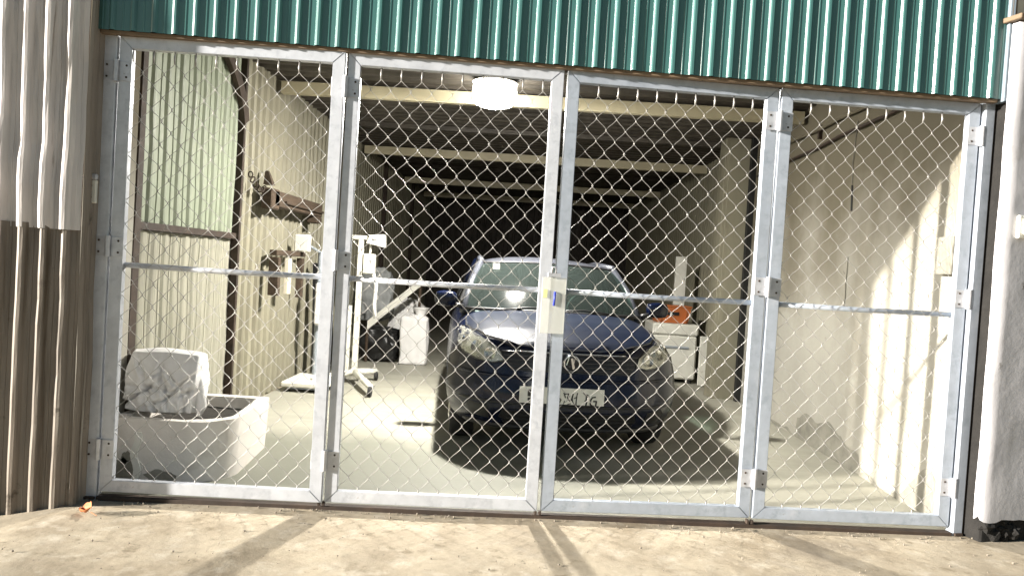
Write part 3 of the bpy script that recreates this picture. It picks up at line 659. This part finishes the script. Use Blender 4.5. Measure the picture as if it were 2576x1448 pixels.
# ------------------------------------------------------------------ trough, sacks and garage clutter
tb = thing('concrete_trough', 'whitewashed concrete trough with rounded corner holding dark soil', 'trough', (-2.29, .10, 0))
def trough_path(off):
    x1, y1, r = .655-off, .87-off, .23-off*.5; pts = [(off, y1), (off, off)]
    pts += [(x1-r+r*math.sin(a), off+r-r*math.cos(a)) for a in [R(9*i) for i in range(11)]]
    pts.append((x1-.05, y1)); return pts
po, pi_ = trough_path(0), trough_path(.055); n = len(po); mb = MB(); H0 = .345
for p, z in ((po, 0), (po, H0-.012), (po, H0), (pi_, H0), (pi_, .12)):
    for i, (x, y) in enumerate(p):
        k = .010*fbm((x*5, y*5, z*4), 1, 3); q = 1.0 if z else 1.0
        mb.v.append(Vector((x+k, y+k, z+(.006*fbm((x*7, y*7, 1), 1, 2) if z > .3 else 0))))
for rix in range(4):
    for i in range(n): mb.f.append((rix*n+i, rix*n+(i+1) % n, (rix+1)*n+(i+1) % n, (rix+1)*n+i))
mb.build('trough_wall', M['concrete'], tb, smooth=True, angle=35)
sm = MB().add([(x, y, .265+.02*fbm((x*9, y*9, 0), 1, 2)) for x, y in trough_path(.05)], [tuple(range(n))])
sm.build('soil', M['soil'], tb)
stp = MB()
for i in range(10):
    z0, z1 = .27*i/10, .27*(i+1)/10; xa = .155+.012*math.sin(i*.9); xb = .155+.012*math.sin((i+1)*.9)
    stp.hexa([(xa-.02, -.012, z0), (xa+.02, -.012, z0), (xa+.02, -.002, z0), (xa-.02, -.002, z0), (xb-.02, -.012, z1), (xb+.02, -.012, z1), (xb+.02, -.002, z1), (xb-.02, -.002, z1)])
stp.build('plastic_strip', M['whiteplastic'], tb)
def stain_blob(cx, cz, rx, rz, seed):
    P = [(cx+rx*math.cos(a)*(1+.35*fbm((math.cos(a)*2, math.sin(a)*2, seed), 1, 2)), -.004, max(.002, cz+rz*math.sin(a)*(1+.4*fbm((math.cos(a)*2, math.sin(a)*2, seed+5), 1, 2)))) for a in [2*math.pi*i/22 for i in range(22)]]
    return MB().add(P, [tuple(range(22))])
for a in ((.07, .03, .09, .09, 2), (.10, .12, .03, .035, 5), (.30, .02, .09, .04, 6)): stain_blob(*a).build('damp_stain', M['stain'], tb)
# sack on the trough: boxy bag with a folded flat top
bm = bmesh.new(); bmesh.ops.create_cube(bm, size=2); bmesh.ops.subdivide_edges(bm, edges=list(bm.edges), cuts=39, use_grid_fill=True)
creases = [(random.Random(k*7+2).uniform(-.8, .8), random.Random(k*5+1).uniform(-.75, .45), random.Random(k*3+9).uniform(0, 3.14), random.Random(k+40).uniform(.25, .7)) for k in range(16)]
for q in bm.verts:
    c = q.co.copy(); s_ = c.normalized()*1.18; m = max(abs(c.x), abs(c.y), abs(c.z)); p = s_.lerp(c, .70 if c.z > -.2 else .62)
    thin = 1-.45*max(0, p.z)**1.3
    k = .10*fbm(p+Vector((3, 1, 7)), .9, 2)
    if c.y < .3:
        d = math.hypot((p.x-.05)/.55, (p.z+.15)/.5); k -= .20*math.exp(-d*d)
    for (cx, cz, an, ln) in creases:
        lx = (p.x-cx)*math.cos(an)+(p.z-cz)*math.sin(an); lz = -(p.x-cx)*math.sin(an)+(p.z-cz)*math.cos(an)
        g = math.exp(-(lx/ln)**2)
        k += g*(-.20*math.exp(-(lz/.045)**2)+.07*math.exp(-((lz-.10)/.06)**2))
    q.co = Vector((p.x*.212*(1+k*.25), (p.y*thin)*.145*(1+k*1.25), .18+p.z*.185*(1+.04*k)+.008*fbm(p, 1.3, 2)))
so = MB().bm(bm).build('white_sack', M['sack'], smooth=True); so.location = (-2.095, .35, .345); so.rotation_euler = (R(-3), R(1), R(4))
tag(so, 'crumpled white sack with folded top resting on the concrete trough', 'sack')
MB().tube([(0, 0, .30), (.05, -.02, .20), (.075, -.03, .06), (.06, -.03, .0)], [.018, .028, .032, .012], 8).build('loose_corner', M['sack'], so, smooth=True, loc=(.155, -.04, -.01))

# platform scale: base plate, column, display head
def plat_scale():
    t = thing('platform_scale', 'white platform scale with box display in front of the corrugated wall', 'scale', (-2.12, 3.28, 0))
    MB().box(-.15, .30, -.22, .40, .05, .10, .012).build('platform', M['whitepaint'], t)
    MB().box(-.10, .25, -.17, .35, .025, .048, .004).build('sub_frame', M['greypaint'], t)
    for x in (-.10, .24):
        for y in (-.17, .34): MB().lathe([(.03, 0), (.03, .012), (.012, .024)], (x, y, 0), 'Z', 12).build('foot', M['blackplastic'], t)
    MB().tube([(.02, .36, .10), (.02, .36, 1.36)], .03, 12).build('column', M['greypaint'], t, smooth=True, angle=50)
    MB().box(-.15, .0, -.02, .05, 1.36, 1.53, .01).build('display_head', M['whitepaint'], t)
    MB().tube([(-.05, .05, 1.44), (.02, .36, 1.36)], .015, 8).build('head_arm', M['greypaint'], t)
    MB().box(.0, .10, .27, .33, .62, 1.05, .015).build('cover_sheet', M['sack'], t)
plat_scale()
st = thing('wheeled_stand', 'tall white steel stand on splayed legs with casters', 'stand', (-1.745, 3.90, 0))
MB().box(-.028, .028, -.028, .028, .10, 1.53, .004).build('pole', M['whitepaint'], st)
MB().box(-.115, -.065, -.02, .03, .12, .82, .004).build('short_pole', M['whitepaint'], st)
MB().box(-.14, .06, -.03, .03, 1.531, 1.575, .006).build('top_arm', M['whitepaint'], st)
hd = MB().hexa([(.062, -.06, 1.50), (.26, -.06, 1.46), (.26, .06, 1.46), (.062, .06, 1.50), (.10, -.06, 1.585), (.25, -.06, 1.60), (.25, .06, 1.60), (.10, .06, 1.585)]).build('head', M['whitepaint'], st)
MB().box(.12, .17, -.064, -.0605, 1.528, 1.537, .001).build('slot', M['dark'], hd)
MB().tube([(.10, 0, 1.49), (.10, 0, 1.39)], .012, 8).build('hanger', M['whitepaint'], st)
ct = MB().box(.035, .165, -.05, .02, 1.17, 1.385, .01).build('control_box', M['whitepaint'], st)
MB().box(.10, .125, -.054, -.0505, 1.29, 1.32, .001).build('dial', M['greypaint'], ct)
MB().tube([(.15, -.02, 1.18), (.19, -.03, 1.05), (.18, -.03, .85), (.20, -.03, .70)], .02, 8).build('hose', M['sack'], st, smooth=True)
for (x1, y1) in ((.34, -.80), (-.28, -.62), (.20, .22)):
    lg = MB().tube([(0, 0, .11), (x1*.6, y1*.6, .105), (x1, y1, .095)], [.038, .034, .030], 8).build('leg', M['whitepaint'], st, smooth=True)
    MB().lathe([(.02, -.018), (.048, -.016), (.052, 0), (.048, .016), (.02, .018)], (x1, y1-.02, .052), 'X', 18).build('caster', M['rubber'], lg, smooth=True, angle=50)
    MB().tube([(x1, y1, .095), (x1, y1-.02, .052)], .012, 6).build('caster_fork', M['zinc'], lg)

ss = lumpy(None, (0, 0, .30), (.20, .13, .36), 12, 4, .09, .75).build('standing_sack', M['sack'], smooth=True); ss.location = (-1.36, 5.62, 0)
tag(ss, 'bright white filled sack standing on the floor behind the steel stand', 'sack')
MB().lathe([(.07, 0), (.05, .04), (.10, .12), (.12, .14)], (0, 0, 0), 'Z', 14).build('tied_neck', M['sack'], ss, smooth=True, loc=(.06, .02, .60))
s2 = lumpy(None, (0, 0, .40), (.22, .20, .46), 31, 4, .16, .55).build('slumped_sack', M['sack'], smooth=True); s2.location = (-1.75, 6.35, 0); s2.rotation_euler = (0, R(16), 0)
tag(s2, 'dull white slumped sack behind the bright standing sack', 'sack')
s3 = lumpy(None, (0, 0, .22), (.30, .20, .24), 47, 4, .18, .4).build('black_bag', M['blackbag'], smooth=True); s3.location = (-1.83, 5.75, 0)
tag(s3, 'black rubbish bag on the floor left of the bright sack', 'bag')
s4 = lumpy(None, (0, 0, .2), (.25, .15, .40), 77, 4, .22, .4).build('grey_cloth_bundle', M['cloth'], smooth=True); s4.location = (-1.98, 6.1, .62)
pk = thing('leaning_plank', 'pale plank leaning diagonally above the black bag', 'plank', (-1.95, 5.55, 0))
MB().hexa([(-.02, 0, .42), (.62, .25, 1.02), (.62, .28, 1.02), (-.02, .03, .42), (-.02, 0, .53), (.62, .25, 1.12), (.62, .28, 1.12), (-.02, .03, .53)]).build('board', M['whitepaint'], pk)
MB().tube([(-.02, .02, 0), (-.02, .02, .45)], .02, 8).build('prop', M['wood'], pk); MB().tube([(.60, .30, 0), (.60, .30, 1.05)], .02, 8).build('prop', M['wood'], pk)
tag(s4, 'grey cloth bundle piled high beside the corrugated wall', 'cloth')
for i, (x, y, h, wd, mt, lab) in enumerate(((-2.23, 3.95, 1.25, .05, 'blackplastic', 'black board leaning on the corrugated wall behind the scale'), (-2.18, 4.20, 1.05, .09, 'cloth', 'grey board leaning on the wall beside a black board'), (-2.2, 4.75, .95, .16, 'greysheet', 'narrow grey metal offcut leaning on the wall behind the white stand'))):
    q = MB().hexa([(0, 0, 0), (.03, 0, 0), (.03, wd*2.2, 0), (0, wd*2.2, 0), (-.06, 0, h), (-.03, 0, h), (-.03, wd*2.2, h), (-.06, wd*2.2, h)]).build('leaning_board', M[mt]); q.location = (x+.02, y, .0); tag(q, lab, 'board')
# wooden shelf on the wall with a chain to the post
sh = thing('wooden_rack', 'old brown wooden rack hanging on the corrugated wall', 'rack', (-2.29, 2.30, 1.72))
MB().box(0, .10, .10, 1.62, .02, .16, .01).build('rail', M['wood'], sh)
MB().box(.0, .10, .02, .22, -.01, .17, .012).build('bracket', M['wood'], sh)
MB().box(.102, .125, .35, 1.60, .06, .085, .003).build('lath', M['wood'], sh); MB().box(.0, .11, 1.40, 1.58, -.05, .019, .008).build('end_block', M['wood'], sh)
MB().hexa([(.0, .06, .20), (.08, .06, .20), (.08, .14, .20), (.0, .14, .20), (.0, .09, .32), (.03, .09, .32), (.03, .12, .32), (.0, .12, .32)]).build('peg', M['wood'], sh)
for i in range(7):
    a = i/6; MB().tube([(.02+.018*math.cos(t), -.30+.34*a+.02*math.sin(t)*(i % 2), .24-.10*math.sin(a*2.2)+.024*math.sin(t)) for t in [2*math.pi*j/10 for j in range(11)]], .006, 5, False).build('chain_link', M['rust'], sh, smooth=True)
fr = thing('dark_wall_frame', 'dark empty wooden frame on the corrugated wall below the rack', 'frame', (-2.28, 2.58, 1.0))
MB().box(0, .07, 0, .89, .31, .36, .005).build('top_bar', M['wood'], fr); MB().box(0, .09, 0, .07, -.05, .295, .005).build('upright', M['wood'], fr); MB().box(0, .06, .82, .89, -.1, .295, .005).build('upright', M['wood'], fr)
MB().box(.03, .07, .35, .45, -.05, .29, .004).build('slat', M['cream'], fr)
# right side: chest, crate, boards
ch = thing('white_chest', 'white chest standing behind the right side of the car', 'chest', (1.70, 5.40, 0))
MB().box(0, .56, 0, .62, .05, .60, .02).build('chest_body', M['whitepaint'], ch); MB().box(-.012, .572, -.012, .632, .605, .75, .02).build('lid', M['whitepaint'], ch)
MB().box(.10, .46, -.018, -.001, .44, .47, .006).build('handle', M['greypaint'], ch)
for x in (.04, .50):
    for y in (.04, .56): MB().lathe([(.025, 0), (.025, .05)], (x, y, 0), 'Z', 10).build('foot', M['blackplastic'], ch)
oc = thing('orange_crate', 'orange plastic crate on top of the white chest', 'crate', (1.72, 5.45, .755))
MB().hexa([(.03, .03, 0), (.42, .03, 0), (.42, .35, 0), (.03, .35, 0), (0, 0, .20), (.45, 0, .20), (.45, .38, .20), (0, .38, .20)]).build('crate_body', M['orange'], oc)
MB().box(-.012, .462, -.012, .392, .201, .222, .006).build('rim', M['orange'], oc); MB().box(.15, .30, -.004, .012, .10, .14, .004).build('handle_hole', M['dark'], oc)
for i, x in enumerate((.06, .38)): MB().box(x, x+.02, -.003, .02, .02, .195, .003).build('rib', M['orange'], oc)
wb = tag(MB().box(2.24, 2.385, 5.16, 5.19, .02, .63, .006).build('upright_board', M['whitepaint']), 'white upright board beside the white chest', 'board')
wp = tag(MB().box(2.05, 2.20, 6.02, 6.06, .0, 1.62, .006).build('narrow_panel', M['whiteplastic']), 'narrow pale panel standing behind the orange crate', 'panel')

# ------------------------------------------------------------------ small things on the apron
lfm = MB()
def leafpt(u, v):
    x = (u-.5)*.11; w_ = .036*math.sin(math.pi*min(1, u*1.02))**.8; y = (v-.5)*2*w_
    t = 2*v-1; return (x+.004*math.sin(9*v), y*(1-.25*t*t), .006+.034*(t*t+.25*t)*math.sin(math.pi*u)+.022*(u-.35)**2*4+.004*math.sin(14*u+5*v))
lfm.grid(leafpt, 14, 8)
lo = lfm.build('fallen_leaf', M['leaf'], smooth=True); lo.location = (-2.08, -.47, -.006); lo.rotation_euler = (R(14), 0, R(-35)); tag(lo, 'curled dry orange leaf lying on the concrete apron', 'leaf')
MB().tube([(.05, 0, .018), (.085, .008, .004)], .002, 5).build('stalk', M['leaf'], lo)
gv = MB(); rnd = random.Random(4)
for i in range(420):
    x = rnd.uniform(-2.3, 2.6); y = rnd.uniform(-1.3, -.02) if i < 240 else gate_y(x)-.03-abs(rnd.gauss(0, .05)); y = min(y, gate_y(x)-.03); s = rnd.choice((.002, .003, .003, .004, .006))
    bm = bmesh.new(); bmesh.ops.create_icosphere(bm, subdivisions=1, radius=s)
    for q in bm.verts: q.co = Vector((x, y, -.010+s*.3))+q.co*rnd.uniform(.6, 1.3)
    gv.bm(bm)
g = gv.build('grit', M['pebble']); g['kind'] = 'stuff'; g['label'] = 'fine grit scattered on the concrete apron'; g['category'] = 'grit'
